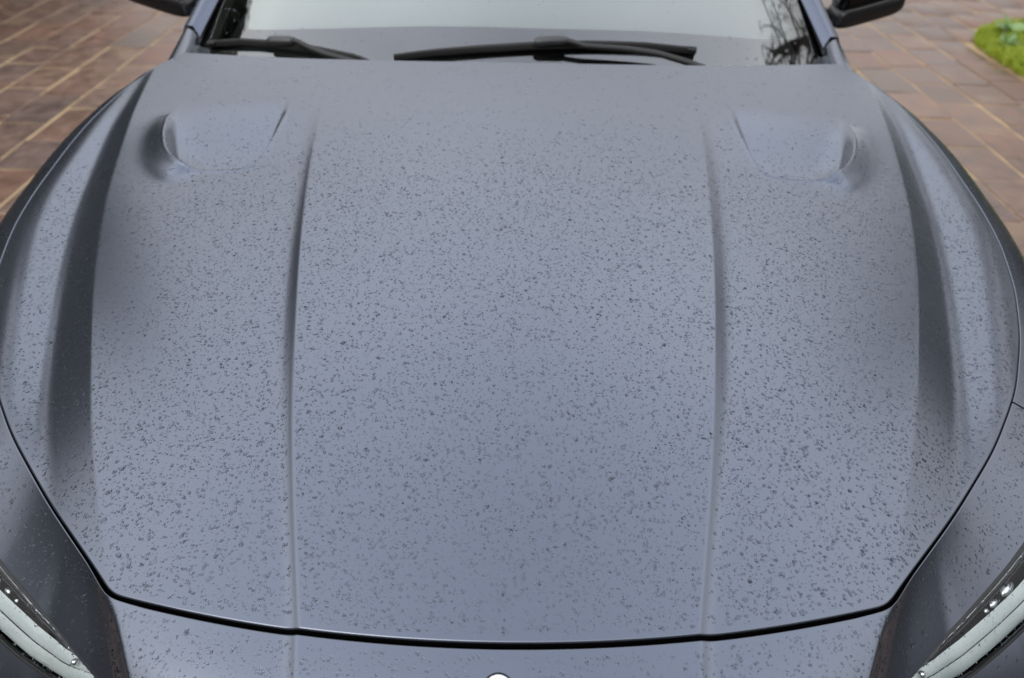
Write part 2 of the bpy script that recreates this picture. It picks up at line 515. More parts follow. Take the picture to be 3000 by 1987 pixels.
# skin outside the shut line, split at the bumper seam
HL_S = np.array([.528, .56, .60, .65, .70, .75, .80, .85, .90, .95, .985])
HL_T = np.array([.130, .114, .101, .096, .095, .094, .093, .093, .097, .108, .128])
HL_B = np.array([.138, .162, .1605, .158, .158, .159, .161, .163, .163, .155, .136])
_hs = np.linspace(HL_S[0], HL_S[-1], 400)
_hk = np.exp(-.5 * (np.arange(-40, 41) / 14.0) ** 2); _hk /= _hk.sum()
def _hsm(T):
    f = np.interp(_hs, HL_S, T)
    p = np.concatenate([2 * f[0] - f[1:41][::-1], f, 2 * f[-1] - f[-41:-1][::-1]])
    return np.convolve(p, _hk, 'valid')
_HT, _HB = _hsm(HL_T), _hsm(HL_B)
def hl_t(s): return np.interp(s, _hs, _HT)
def hl_b(s): return np.interp(s, _hs, _HB)
SEAM = .945
def skin_part(name, i0, i1, cut=True, seam=()):
    G = SK[i0:i1]
    s = np.abs(ARC[i0:i1])
    a, b = G.shape[:2]
    i, j = np.meshgrid(np.arange(a - 1), np.arange(b - 1), indexing='ij')
    q = np.stack([i * b + j, (i + 1) * b + j, (i + 1) * b + j + 1, i * b + j + 1], -1).reshape(-1, 4)
    if cut:
        sc = (s[i] + s[i + 1]).ravel() / 2; dc = (DIST[j] + DIST[j + 1]).ravel() / 2
        inside = (sc > HL_S[0] + .004) & (sc < HL_S[-1] - .004) & (dc > hl_t(sc) + .002) & (dc < hl_b(sc) - .002)
        q = q[~inside]
    m_ = MB(); m_.raw(G.reshape(-1, 3), q)
    # inner lip rolling down into the shut line
    e = G[:, 0]; dirv = G[:, 0] - G[:, 1]; dirv /= np.linalg.norm(dirv, axis=1)[:, None]
    rows = [e]
    for o_, d_ in ((.0010, .0003), (.0022, .0016), (.0026, .005), (.0026, .03)):
        Q = e + dirv * o_; Q[:, 2] -= d_; rows.append(Q)
    m_.grid(np.stack(rows, 1), flip=True)
    for k in seam:      # short return flange at a panel seam
        e2 = G[k]; inw = (G[1] - G[0]) if k == 0 else (G[-2] - G[-1])
        Q = e2.copy(); Q[:, 2] -= .02
        m_.grid(np.stack([e2, Q], 1))
    return m_.build(name, M['paint'], car)
iS = np.argmin(np.abs(ARC - SEAM)); iSl = np.argmin(np.abs(ARC + SEAM))
bumper = skin_part('front_bumper', iSl + 1, iS, seam=(0, -1))
wing_r = skin_part('wing', iS + 1, len(ARC), seam=(0,))
wing_l = skin_part('wing', 0, iSl, seam=(-1,))

# dark gutter under the shut line, following it
G0 = np.c_[OUT, hood_z(OUT[:, 0], OUT[:, 1]) - .026]
gin = G0.copy(); gin[:, :2] -= NOR * .05; gin[:, 2] -= .02
gout = G0.copy(); gout[:, :2] += NOR * .0135; gout[:, 2] -= .010
mb = MB(); mb.grid(np.stack([gin, G0, gout], 1))
mb.build('gutter_seal', M['gutter'], car)

# ------------------------------------------------------------------ headlights
def sk_at(s, d, off, sgn):
    """point on the skin at arc s, distance d, moved off metres along its normal"""
    s = np.asarray(s, float) * sgn; d = np.asarray(d, float)
    fi = np.interp(s, ARC, np.arange(len(ARC))); fj = np.interp(d, DIST, np.arange(len(DIST)))
    i = np.clip(fi.astype(int), 0, len(ARC) - 2); j = np.clip(fj.astype(int), 0, len(DIST) - 2)
    u = (fi - i)[..., None]; v = (fj - j)[..., None]
    def L(A): return (A[i, j] * (1 - u) + A[i + 1, j] * u) * (1 - v) + (A[i, j + 1] * (1 - u) + A[i + 1, j + 1] * u) * v
    return L(SK) + L(SKN) * np.asarray(off, float)[..., None]
def hl_strip(sgn, w0, w1, s0, s1, offs, nw=8, ns=90, dz=None):
    """band of the lamp between cross fractions w0..w1; offs(w 0..1, s)->normal offset"""
    s = np.linspace(s0, s1, ns)[:, None] * np.ones((1, nw)); w = np.linspace(0, 1, nw)[None] * np.ones((ns, 1))
    a0 = w0(s) if callable(w0) else w0; a1 = w1(s) if callable(w1) else w1
    ww = a0 + (a1 - a0) * w
    d = hl_t(s) + (hl_b(s) - hl_t(s)) * ww
    return sk_at(s, d, offs(w, s), sgn)
for sgn in (1, -1):
    side = 'right' if sgn > 0 else 'left'
    S0, S1 = HL_S[0], HL_S[-1]
    fl = sgn > 0
    # housing: dark trough
    mb = MB(); mb.grid(hl_strip(sgn, -.06, 1.06, S0 + .001, S1 - .001, lambda w, s: -.034 * np.sin(np.pi * np.clip(w, 0, 1)) ** .5 - .003, 14), flip=fl)
    hl = mb.build('headlight', M['gloss_black'], car)
    # bezel: rubber line then chrome strips along the upper edge
    mb = MB(); mb.grid(hl_strip(sgn, -.055, .02, S0, S1, lambda w, s: .0016 * np.sin(np.pi * w) + .0004, 5), flip=fl)
    mb.grid(hl_strip(sgn, .97, 1.07, S0, S1, lambda w, s: .0022 * np.sin(np.pi * w) + .0003, 5), flip=fl)
    mb.build('gasket', M['rubber'], hl)
    mb = MB(); mb.grid(hl_strip(sgn, .035, .085, S0 + .006, S1 - .01, lambda w, s: -.004 + .003 * np.sin(np.pi * w), 5), flip=fl)
    mb.build('chrome_strip', M['chrome'], hl)
    mb = MB(); mb.grid(hl_strip(sgn, .085, .19, S0 + .006, S1 - .01, lambda w, s: -.007 - .003 * w, 5), flip=fl)
    mb.build('upper_trim', M['trim'], hl)
    mb = MB(); mb.grid(hl_strip(sgn, .19, .215, S0 + .01, S1 - .01, lambda w, s: -.008 + .002 * np.sin(np.pi * w), 4), flip=fl)
    mb.build('thin_strip', M['dark_chrome'], hl)
    # white light guide crescent: from about half the height near the tip it fills the lower part
    top = lambda s: np.interp(s, [S0, S0 + .02, S0 + .05, .70, .85, S1], [.16, .20, .34, .45, .50, .6])
    mid = lambda s: np.interp(s, [S0, S0 + .02, S0 + .05, .70, .85, S1], [.45, .55, .66, .72, .74, .78])
    bot = lambda s: np.interp(s, [S0, S0 + .03, S1], [.93, .985, .985])
    mb = MB(); mb.grid(hl_strip(sgn, top, mid, S0 + .005, S1 - .02, lambda w, s: -.0095 + .0012 * np.sin(np.pi * w), 10), flip=fl)
    mb.build('light_guide', M['lightguide'], hl)
    mb = MB(); mb.grid(hl_strip(sgn, lambda s: mid(s) + .006, bot, S0 + .005, S1 - .02, lambda w, s: -.0095 + .0012 * np.sin(np.pi * w), 10), flip=fl)
    mb.build('lower_guide', M['lightguide'], hl)
    mb = MB(); mb.grid(hl_strip(sgn, lambda s: mid(s) - .010, lambda s: mid(s) + .014, S0 + .012, S1 - .03, lambda w, s: -.0088 + 0 * w, 3), flip=fl)
    mb.build('guide_seam', M['black_plastic'], hl)
    # row of small lamp modules in the dark pocket
    for s_, ln_, wd_ in (((.655, .004, .003), (.668, .009, .0045), (.692, .015, .0062), (.74, .012, .006), (.80, .012, .006)) if sgn > 0 else
                         ((.648, .0035, .0025), (.664, .006, .003), (.682, .0055, .0032), (.700, .0065, .0042), (.712, .006, .004), (.76, .012, .006), (.82, .012, .006))):
        d_ = hl_t(s_) + (hl_b(s_) - hl_t(s_)) * .30
        p = sk_at(np.array([s_]), np.array([d_]), np.array([-.007]), sgn)[0]
        t_ = sk_at(np.array([s_ + .01]), np.array([hl_t(s_ + .01) + (hl_b(s_ + .01) - hl_t(s_ + .01)) * .30]), np.array([-.007]), sgn)[0] - p
        t_ /= np.linalg.norm(t_)
        bm = bmesh.new()
        bmesh.ops.create_uvsphere(bm, u_segments=12, v_segments=8, radius=1)
        for v in bm.verts: v.co = Vector((v.co.x * ln_, v.co.y * wd_, v.co.z * wd_ * .8))
        u_ = np.cross(t_, (0, -.6, .8)); u_ /= np.linalg.norm(u_); n_ = np.cross(u_, t_)
        m_ = MB(); m_.bm(bm, p, np.stack([t_, u_, n_], 1)); m_.build('lamp_module', M['bright_chrome'], hl)
    # bright tip reflector
    p = sk_at(np.array([S0 + .030]), np.array([hl_t(S0 + .03) + (hl_b(S0 + .03) - hl_t(S0 + .03)) * .36]), np.array([-.004]), sgn)[0]
    bm = bmesh.new(); bmesh.ops.create_uvsphere(bm, u_segments=12, v_segments=8, radius=.0045)
    m_ = MB(); m_.bm(bm, p); m_.build('tip_reflector', M['bright_chrome'], hl)
    # clear cover
    mb = MB(); mb.grid(hl_strip(sgn, -.02, 1.02, S0, S1, lambda w, s: .002 + .003 * np.sin(np.pi * w), 14, 120), flip=fl)
    mb.build('lens', M['lens'], hl)

# ------------------------------------------------------------------ badge, grille, lower bumper
def nose_pt(s, d, off=0.0):
    return sk_at(np.array([s]), np.array([d]), np.array([off]), 1)[0]
i0 = 1000
def local_frame(s, d):
    p = nose_pt(s, d); n = nose_pt(s, d, .01) - p; n /= np.linalg.norm(n)
    u = nose_pt(s + .01, d) - p; u /= np.linalg.norm(u)
    v = np.cross(n, u)
    return p, np.stack([u, v, n], 1)
BD = .054
p, fr = local_frame(0.0, BD)
def dome(a, b, h, n=40, rings=8, z=0.0):
    V = [[0, 0, h + z]]; t = []; q = []
    for k in range(1, rings + 1):
        f = k / rings
        for i in range(n):
            an = 2 * np.pi * i / n
            V.append([a * f * np.cos(an), b * f * np.sin(an), z + h * math.sqrt(max(0, 1 - f ** 2.4))])
    for i in range(n): t.append([0, 1 + i, 1 + (i + 1) % n])
    for k in range(rings - 1):
        for i in range(n):
            q.append([1 + k * n + i, 1 + (k + 1) * n + i, 1 + (k + 1) * n + (i + 1) % n, 1 + k * n + (i + 1) % n])
    return np.array(V), np.array(q), np.array(t)
mb = MB(); V, q, t = dome(.0228, .0312, .0015); mb.raw(V @ fr.T + p, q, t)
badge = mb.build('badge', M['gloss_black'], car)
mb = MB(); V, q, t = dome(.0205, .0285, .006, z=.002); mb.raw(V @ fr.T + p, q, t)
mb.build('badge_face', M['badge_shine'], badge)
# grille opening on the nose, slats over it
ss = np.linspace(-.33, .33, 60)
gt = lambda s: .20 + .10 * (s / .33) ** 4
gb = lambda s: .50 - .06 * (s / .33) ** 2
A = np.stack([sk_at(ss, gt(ss) + (gb(ss) - gt(ss)) * w, np.full(60, .004), 1) for w in np.linspace(0, 1, 16)], 1)
mb = MB(); mb.grid(A, flip=True)
gr = mb.build('grille', M['gloss_black'], car)
for s_ in np.linspace(-.29, .29, 13):
    P = np.stack([nose_pt(s_, gt(s_) + (gb(s_) - gt(s_)) * w, .010) for w in np.linspace(.03, .97, 14)])
    m_ = MB(); m_.tube(P, .006, 8, up=(1, 0, 0)); m_.build('slat', M['dark_chrome'], gr)
rimp = [nose_pt(s, gt(s), .006) for s in ss] + [nose_pt(s, gb(s), .006) for s in ss[::-1]]
rimp.append(rimp[0])
m_ = MB(); m_.tube(np.array(rimp), .007, 8, cap=False, up=(0, -1, .3)); m_.build('grille_frame', M['dark_chrome'], gr)
# skirt continuing the skin down to the sills
E = SK[:, -1]; side_w = sm(np.abs(ARC), 1.15, 1.35)
m_ = MB()
low = E.copy(); low[:, 2] = .24
low[:, 0] *= .985
mid_ = (E + low) / 2; mid_[:, 0] += np.sign(mid_[:, 0]) * .012
ii = slice(np.argmin(np.abs(ARC + 1.02)), np.argmin(np.abs(ARC - 1.02)))
m_.grid(np.stack([E[ii], mid_[ii], low[ii]], 1), flip=True)
m_.build('lower_bumper', M['paint'], car)

# ------------------------------------------------------------------ windscreen, pillars, cabin
def gl_bow(x):
    return .20 * x * x + .9 * np.maximum(np.abs(x) - .60, 0) ** 2
def gl_pt(x, r, back=0.0):
    x = np.asarray(x, float); r = np.asarray(r, float)
    y = 1.80 + gl_bow(x) + r
    z = 1.12 + .55 * (r - .06) - .05 * np.maximum(r - .1, 0) ** 2
    return np.stack(np.broadcast_arrays(x, y + back * .48, z - back * .87), -1)
def gl_edge(r): return .842 - .20 * r
rr = np.linspace(-.02, .86, 50)[:, None]; uu = np.linspace(-1, 1, 81)[None]
mb = MB(); mb.grid(gl_pt(uu * gl_edge(rr), rr + 0 * uu), flip=True)
ws = mb.build('windscreen', M['glass'], car)
# dark ceramic border printed behind the glass: along the foot and up both sides
mb = MB()
rb = np.linspace(-.02, .075, 10)[:, None]
mb.grid(gl_pt(uu * gl_edge(rb), rb + 0 * uu, .006), flip=True)
for s in (-1, 1):
    re_ = np.linspace(.075, .86, 40)[:, None]; we = np.linspace(0, 1, 6)[None]
    mb.grid(gl_pt(s * (gl_edge(re_) - .05 * (1 - we)), re_ + 0 * we, .006), flip=(s > 0))
mb.build('glass_border', M['frit'], ws)
# dashboard
xx = np.linspace(-.80, .80, 41)[None]; yy = np.linspace(0, .75, 24)[:, None]
mb = MB(); mb.grid(np.stack(np.broadcast_arrays(xx, 1.90 + .17 * xx ** 2 + yy, 1.075 + .05 * sm(yy, .05, .5) - .35 * sm(yy, .6, .75)), -1))
mb.build('dashboard', M['dashboard'], car)
# wiper well between bonnet and glass
xx = np.linspace(-.82, .82, 61)[None]; ww = np.linspace(0, 1, 6)[:, None]
mb = MB(); mb.grid(np.stack(np.broadcast_arrays(xx, y_rear(xx) - .03 + ww * (1.86 + gl_bow(xx) - y_rear(xx) + .03), 1.085 - .03 * np.sin(np.pi * ww) + 0 * xx), -1))
mb.build('cowl_panel', M['black_plastic'], car)
# pale folding sheet standing on the dashboard behind the glass
xx = np.linspace(-.70, .795, 70)[None]; tt = np.linspace(0, 1, 40)[:, None]
r0 = .212 - .058 * (xx / .7) ** 2
rS = r0 + tt * .50
xs_sheet = np.where(xx < 0, xx * (1 - .0 * tt), xx * (1 - .13 * tt)) - .05 * tt * (xx < 0) * (np.abs(xx) / .7)
G = gl_pt(np.clip(xs_sheet, -gl_edge(rS) + .03, gl_edge(rS) - .012), rS, .028)
G[..., 2] -= .0012 * np.sin(xx * 11 + .6) * (1 - .3 * tt)
mb = MB(); mb.grid(G, flip=True)
Gb = G.copy(); Gb[..., 2] -= .004; Gb[..., 1] += .004
mb.grid(Gb); mb.grid(np.stack([G[0], Gb[0]], 0)); mb.grid(np.stack([G[:, 0], Gb[:, 0]], 1)); mb.grid(np.stack([G[-1], Gb[-1]], 0), flip=True)
shade = mb.build('sunshade', M['sheet'])
tag(shade, 'pale sunshade sheet spread inside the car behind the windscreen', 'sunshade')

for sgn in (1, -1):
    fl = sgn < 0
    W = np.array([sgn, 1, 1.0])
    # wing tip between bonnet corner and pillar foot
    secs = np.array([[(.803, 1.888, 1.128), (.810, 1.887, 1.137), (.828, 1.880, 1.135), (.848, 1.868, 1.124), (.862, 1.860, 1.095), (.872, 1.86, 1.0)],
                     [(.810, 1.960, 1.136), (.820, 1.962, 1.146), (.838, 1.962, 1.147), (.854, 1.958, 1.138), (.866, 1.955, 1.110), (.874, 1.95, 1.0)],
                     [(.822, 2.030, 1.143), (.832, 2.035, 1.154), (.845, 2.041, 1.159), (.858, 2.048, 1.156), (.868, 2.053, 1.130), (.874, 2.052, 1.0)]])
    ta = np.linspace(0, 2, 25); ia = np.minimum(ta.astype(int), 1); fa_ = (ta - ia)[:, None, None]
    bl = secs[ia] * (1 - fa_) + secs[ia + 1] * fa_
    q = np.linspace(0, 5, 31); a = np.minimum(q.astype(int), 4); f = (q - a)[None, :, None]
    bl = bl[:, a] * (1 - f) + bl[:, a + 1] * f
    for _ in range(6): bl[:, 1:-1] = (bl[:, :-2] + 2 * bl[:, 1:-1] + bl[:, 2:]) / 4
    mb = MB(); mb.grid(bl * W, flip=not fl)
    e = bl[:, 0] * W; e2 = e.copy(); e2[:, 2] -= .06; e2[:, 0] -= sgn * .004
    mb.grid(np.stack([e2, e], 1), flip=not fl)
    mb.build('wing_tip', M['paint'], car)
    # lower rear of the wing, back to the door
    kk = -1 if sgn > 0 else 0
    lo_ = np.abs(SK[kk]); lo_ = lo_[lo_[:, 2] < 1.04]
    hi_ = lo_.copy(); hi_[:, 1] = 2.095; hi_[:, 0] = np.interp(lo_[:, 2], [.3, .55, .8, 1.0, 1.05], [.90, .93, .925, .90, .872])
    foot = lo_[-1:].copy(); foot[:, 2] = .30; foot2 = hi_[-1:].copy(); foot2[:, 2] = .30
    A_ = np.vstack([lo_, foot]); B_ = np.vstack([hi_, foot2])
    mb = MB(); mb.grid(np.stack([A_ * (1 - t_) + B_ * t_ for t_ in np.linspace(0, 1, 8)], 0) * W, flip=not fl)
    mb.build('wing_rear', M['paint'], car)
    # pillar: outer face and inner facet
    def pill(y):
        t = y - 2.05
        x = .858 - .22 * t - .03 * t * t; z = 1.158 + .56 * t - .055 * t * t
        return x, z
    ys = np.linspace(2.054, 2.80, 40)
    x, z = pill(ys)
    sec = [(-.040, -.020, -.022), (-.034, -.012, -.014), (-.024, -.004, -.001), (-.019, -.001, .0015), (-.002, 0, .001), (.003, .002, -.002), (.012, .004, -.02), (.016, .006, -.06)]
    G = np.stack([np.stack([x + a_, ys + b_, z + c__], -1) for a_, b_, c__ in sec], 1)
    mb = MB(); mb.grid(G * W, flip=not fl)
    mb.build('pillar', M['paint'], car)
    # rubber and trim between pillar and glass
    rg = np.linspace(-.01, .80, 40)
    ge = gl_pt(gl_edge(rg), rg)
    po = np.stack([np.interp(ge[:, 1], ys - .02, x - .038, left=.826), ge[:, 1], ge[:, 2] + .003], -1)
    po[:, 0] = np.maximum(po[:, 0], ge[:, 0] + .012)
    md = (ge + po) / 2; md[:, 2] += .006
    gi = ge.copy(); gi[:, 0] -= .012; gi[:, 2] += .002
    mb = MB(); mb.grid(np.stack([gi, md, po], 1) * W, flip=not fl)
    mb.build('glass_trim', M['trim'], car)
    # door, side window, roof rail
    yd = np.linspace(2.10, 4.35, 40)
    bx = .934 + .04 * np.sin((yd - 2.10) / 2.25 * np.pi)
    prof = [(-.085, 1.13), (-.035, 1.115), (-.01, 1.05), (0, .95), (.008, .75), (0, .55), (-.02, .38), (-.07, .27)]
    G = np.stack([np.stack([bx + a_, yd, np.full_like(yd, c__)], -1) for a_, c__ in prof], 1)
    mb = MB(); mb.grid(G[:20] * W, flip=not fl); mb.build('door', M['paint'], car)
    mb = MB(); mb.grid(G[20:] * W, flip=not fl); mb.build('door', M['paint'], car)
    yw = np.linspace(2.15, 4.2, 30)
    topx = np.interp(yw, [2.15, 2.8, 4.2], [.82, .695, .69]); topz = np.interp(yw, [2.15, 2.5, 2.8, 3.6, 4.2], [1.205, 1.385, 1.535, 1.57, 1.49])
    G = np.stack([np.stack([np.full_like(yw, .858), yw, np.full_like(yw, 1.128)], -1), np.stack([topx, yw, topz], -1)], 1)
    mb = MB(); mb.grid(G * W, flip=not fl); mb.build('side_window', M['side_glass'], car)
    # mirror
    def superell(c, h, e=.55, nu=36, nv=20):
        u = np.linspace(0, 2 * np.pi, nu, endpoint=False)[:, None]; v = np.linspace(-np.pi / 2, np.pi / 2, nv)[None]
        f = lambda t, p: np.sign(t) * np.abs(t) ** p
        return np.stack([h[0] * f(np.cos(v), e) * f(np.cos(u), e), h[1] * f(np.cos(v), e) * f(np.sin(u), e), h[2] * f(np.sin(v), e) + 0 * u], -1) + np.asarray(c)
    def shear(G):       # underside rises outwards, body widens upwards
        G = G.copy(); t = (G[..., 0] - 1.035)
        G[..., 2] += .22 * np.maximum(t, -.1); G[..., 1] += .25 * t
        return G
    mb = MB(); mb.grid(shear(superell((1.045, 2.37, 1.245), (.105, .065, .092), .5)) * W, close_u=True, flip=fl)
    mir = mb.build('mirror', M['gloss_black'], car)
    mb = MB(); mb.grid(shear(superell((1.043, 2.366, 1.160), (.107, .069, .030), .45)) * W, close_u=True, flip=fl)
    mb.build('mirror_base', M['black_plastic'], mir)
    mb = MB(); mb.tube(shear(np.array([(.952, 2.30, 1.186), (.99, 2.294, 1.186), (1.05, 2.293, 1.186), (1.11, 2.30, 1.186), (1.146, 2.33, 1.188)])) * W, .0032, 6)
    mb.build('mirror_line', M['trim'], mir)
    mb = MB(); mb.tube(np.array([(.86, 2.36, 1.15), (.92, 2.365, 1.142), (.99, 2.37, 1.145)]) * W, [.026, .022, .026], 12, flat=.7)
    mb.build('mirror_foot', M['black_plastic'], mir)
    # wheels
    for wy in (1.18, 4.02):
        mb = MB(); a = np.linspace(0, 2 * np.pi, 40, endpoint=False)
        prof = [(.0, .27), (.03, .30), (.05, .345), (.09, .368), (.17, .368), (.21, .345), (.235, .28)]
        G = np.stack([np.stack([np.full(40, .95 - w_), wy + r_ * np.cos(a), .37 + r_ * np.sin(a)], -1) for w_, r_ in prof], 1)
        mb.grid(G * W, close_u=True); wh = mb.build('wheel', M['rubber'], car)
        mb = MB(); mb.box((sgn * .88, wy, .37), (.03, .06, .06), bev=.02)
        for k5 in range(5):
            an = 2 * np.pi * k5 / 5
            P = np.array([(.89, wy, .37), (.90, wy + .14 * np.cos(an), .37 + .14 * np.sin(an)), (.915, wy + .27 * np.cos(an), .37 + .27 * np.sin(an))]) * W
            mb.tube(P, [.03, .025, .03], 8)
        ringp = np.array([(.92, wy + .275 * np.cos(t_), .37 + .275 * np.sin(t_)) for t_ in np.linspace(0, 2 * np.pi, 41)]) * W
        mb.tube(ringp, .018, 8, cap=False, up=(1, 0, 0))
        mb.build('rim', M['rim'], wh)
# roof and tail
xx = np.linspace(-1, 1, 31)[None]; yy = np.linspace(2.70, 4.35, 30)[:, None]
hw = np.interp(yy, [2.7, 3.2, 4.35], [.70, .70, .66])
G = np.stack(np.broadcast_arrays(xx * hw, yy + .06 * (xx ** 2 - 1), 1.60 - .05 * np.abs(xx) ** 3 - .10 * ((yy - 3.3) / 1.05) ** 2 + .0 * xx), -1)
mb = MB(); mb.grid(G); mb.build('roof', M['paint'], car)
xx = np.linspace(-1, 1, 31)[None]; prof = np.array([(4.35, 1.49, .66), (4.6, 1.30, .80), (4.75, 1.08, .90), (4.82, .85, .94), (4.84, .6, .94), (4.78, .35, .90)])
G = np.stack([np.stack([xx[0] * w_, y_ - .10 * xx[0] ** 2, np.full(31, z_)], -1) for y_, z_, w_ in prof], 0)
mb = MB(); mb.grid(G); mb.build('tailgate', M['paint'], car)
mb = MB(); mb.box((0, 3.0, .30), (.80, 1.75, .06)); mb.build('floor_pan', M['gutter'], car)

# ------------------------------------------------------------------ wipers
def on_glass(x, y, h):
    r = y - 1.80 - gl_bow(x)
    p = gl_pt(x, r)
    return p + np.array([0, -.48, .87]) * h
def lerp_path(P, n):
    return resample(np.array(P, float), n)
def wiper(blade, head, arm, tipcap):
    # blade: list of (x,y) on the glass; arm leads from the head to the well
    b = np.array([on_glass(x, y, .012) for x, y in blade]); b = lerp_path(b, 30)
    mb = MB()
    n = np.array([0, -.48, .87])
    T = np.gradient(b, axis=0); T /= np.linalg.norm(T, axis=1)[:, None]
    Sd = np.cross(T, n)
    # aerofoil spoiler section
    L = np.linspace(0, 1, len(b)); wd = .0075 + .003 * np.sin(np.pi * L)
    sec = [(-1.0, -.010), (-.9, .000), (-.35, .009), (.0, .012), (.35, .006), (.9, .001), (1.0, -.004), (.3, -.010)]
    G = np.stack([b + Sd * (wd * a)[:, None] + n * c__ for a, c__ in sec], 1)
    mb.grid(np.concatenate([G, G[:, :1]], 1))
    for k in (0, -1):
        c0 = G[k].mean(0); mb.raw(np.vstack([G[k], c0[None]]), t=[[i, (i + 1) % 8, 8] for i in range(8)])
    w = mb.build('wiper', M['rubber'], car)
    m2 = MB(); bl = b - n * .012
    m2.tube(bl, .003, 6); m2.build('squeegee', M['gutter'], w)
    # head clip
    hx = np.array([on_glass(x, y, h_) for x, y, h_ in head])
    m3 = MB(); m3.tube(lerp_path(hx, 10), np.interp(np.linspace(0, 1, 10), [0, .1, .8, 1], [.008, .013, .013, .010]), 10, flat=.75, up=n)
    m3.build('wiper_clip', M['trim'], w)
    m4 = MB(); ap = np.array([on_glass(x, y, h_) for x, y, h_ in arm]); ap = lerp_path(ap, 24)
    m4.tube(ap, np.linspace(.0065, .0105, 24), 10, flat=.8, up=n); m4.build('wiper_arm', M['rubber'], w)
    m5 = MB(); e = b[tipcap]; e1 = e + (T[tipcap] * (.022 if tipcap == 0 else -.022))
    m5.tube(np.array([e, e1]) + n * .002, .0095, 8, flat=.8, up=n); m5.build('end_cap', M['black_plastic'], w)
    return w
wl = wiper([(-.785, 2.012), (-.69, 1.987), (-.598, 1.962), (-.48, 1.93), (-.385, 1.90), (-.33, 1.872)],
      [(-.615, 1.966, .022), (-.585, 1.96, .024), (-.545, 1.952, .026)],
      [(-.56, 1.955, .028), (-.535, 1.946, .03), (-.50, 1.926, .026), (-.46, 1.91, .020), (-.38, 1.888, .010), (-.30, 1.858, -.015)], 0)
wr = wiper([(-.29, 1.893), (-.20, 1.903), (-.10, 1.911), (.06, 1.925), (.20, 1.936), (.33, 1.943), (.462, 1.944)],
      [(.055, 1.924, .024), (.09, 1.927, .027), (.135, 1.929, .029)],
      [(.115, 1.928, .03), (.145, 1.925, .031), (.175, 1.917, .026), (.28, 1.917, .026), (.36, 1.914, .024), (.44, 1.902, .018), (.53, 1.885, .008), (.60, 1.87, -.006)], -1)

# ------------------------------------------------------------------ ground, driveway, planting bed
def paver_mat():
    m, t, b = new_mat('brick_paver')
    oi = N(t, 'ShaderNodeObjectInfo'); ge = N(t, 'ShaderNodeNewGeometry')
    ad = N(t, 'ShaderNodeMath', operation='ADD'); fr = N(t, 'ShaderNodeMath', operation='FRACT')
    t.links.new(oi.outputs['Random'], ad.inputs[0]); t.links.new(ge.outputs['Random Per Island'], ad.inputs[1]); t.links.new(ad.outputs[0], fr.inputs[0])
    cr = N(t, 'ShaderNodeValToRGB'); e = cr.color_ramp.elements
    cr.color_ramp.interpolation = 'LINEAR'
    e[0].position = 0; e[0].color = (0.157, 0.086, 0.060, 1)
    e[1].position = 1; e[1].color = (0.180, 0.105, 0.072, 1)
    for p, c in ((.18, (0.189, 0.112, 0.076)), (.36, (0.145, 0.096, 0.079)), (.52, (0.207, 0.125, 0.086)), (.68, (0.172, 0.086, 0.058)), (.84, (0.158, 0.114, 0.089))):
        q = e.new(p); q.color = (*c, 1)
    t.links.new(fr.outputs[0], cr.inputs[0])
    # position in the world, so pieces that share a mesh do not share their stains
    n1 = N(t, 'ShaderNodeTexNoise'); n1.inputs['Scale'].default_value = 9; n1.inputs['Detail'].default_value = 8; n1.inputs['Roughness'].default_value = .65
    n2 = N(t, 'ShaderNodeTexNoise'); n2.inputs['Scale'].default_value = 90; n2.inputs['Detail'].default_value = 4
    n3 = N(t, 'ShaderNodeTexNoise'); n3.inputs['Scale'].default_value = 1.3; n3.inputs['Detail'].default_value = 4
    for n in (n1, n2, n3): t.links.new(ge.outputs['Position'], n.inputs['Vector'])
    def ramp(n, a, bb, lo, hi):
        r = N(t, 'ShaderNodeMapRange'); r.inputs['From Min'].default_value = a; r.inputs['From Max'].default_value = bb
        r.inputs['To Min'].default_value = lo; r.inputs['To Max'].default_value = hi
        t.links.new(n.outputs['Fac'], r.inputs['Value']); return r
    r1 = ramp(n1, .3, .7, .62, 1.38); r2 = ramp(n2, .3, .7, .85, 1.15); r3 = ramp(n3, .35, .65, .86, 1.14)
    m1 = N(t, 'ShaderNodeMath', operation='MULTIPLY'); m2 = N(t, 'ShaderNodeMath', operation='MULTIPLY')
    t.links.new(r1.outputs[0], m1.inputs[0]); t.links.new(r2.outputs[0], m1.inputs[1])
    t.links.new(m1.outputs[0], m2.inputs[0]); t.links.new(r3.outputs[0], m2.inputs[1])
    sc = N(t, 'ShaderNodeVectorMath', operation='SCALE')
    t.links.new(cr.outputs[0], sc.inputs[0]); t.links.new(m2.outputs[0], sc.inputs['Scale'])
    # sandy and rusty stains
    n4 = N(t, 'ShaderNodeTexNoise'); n4.inputs['Scale'].default_value = 3.1; n4.inputs['Detail'].default_value = 7
    t.links.new(ge.outputs['Position'], n4.inputs['Vector'])
    r4 = ramp(n4, .56, .72, 0, .55)
    mx = N(t, 'ShaderNodeMix', data_type='RGBA'); mx.inputs['B'].default_value = (.27, .185, .115, 1)
    t.links.new(r4.outputs[0], mx.inputs['Factor']); t.links.new(sc.outputs[0], mx.inputs['A'])
    t.links.new(mx.outputs['Result'], b.inputs['Base Color'])
    rr_ = ramp(n1, .3, .7, .26, .55); t.links.new(rr_.outputs[0], b.inputs['Roughness'])
    bp = N(t, 'ShaderNodeBump'); bp.inputs['Strength'].default_value = .35; bp.inputs['Distance'].default_value = .004
    t.links.new(n2.outputs['Fac'], bp.inputs['Height']); t.links.new(bp.outputs[0], b.inputs['Normal'])
    return m
M['paver'] = paver_mat()
M['mortar'] = simple('sandy_mortar', (.44, .315, .175), .8, noise=.4, scale=6)
M['soil'] = simple('soil', (.10, .075, .045), .9, noise=.4, scale=12)
M['lawn'] = simple('lawn', (.05, .075, .022), .9, noise=.4, scale=3)

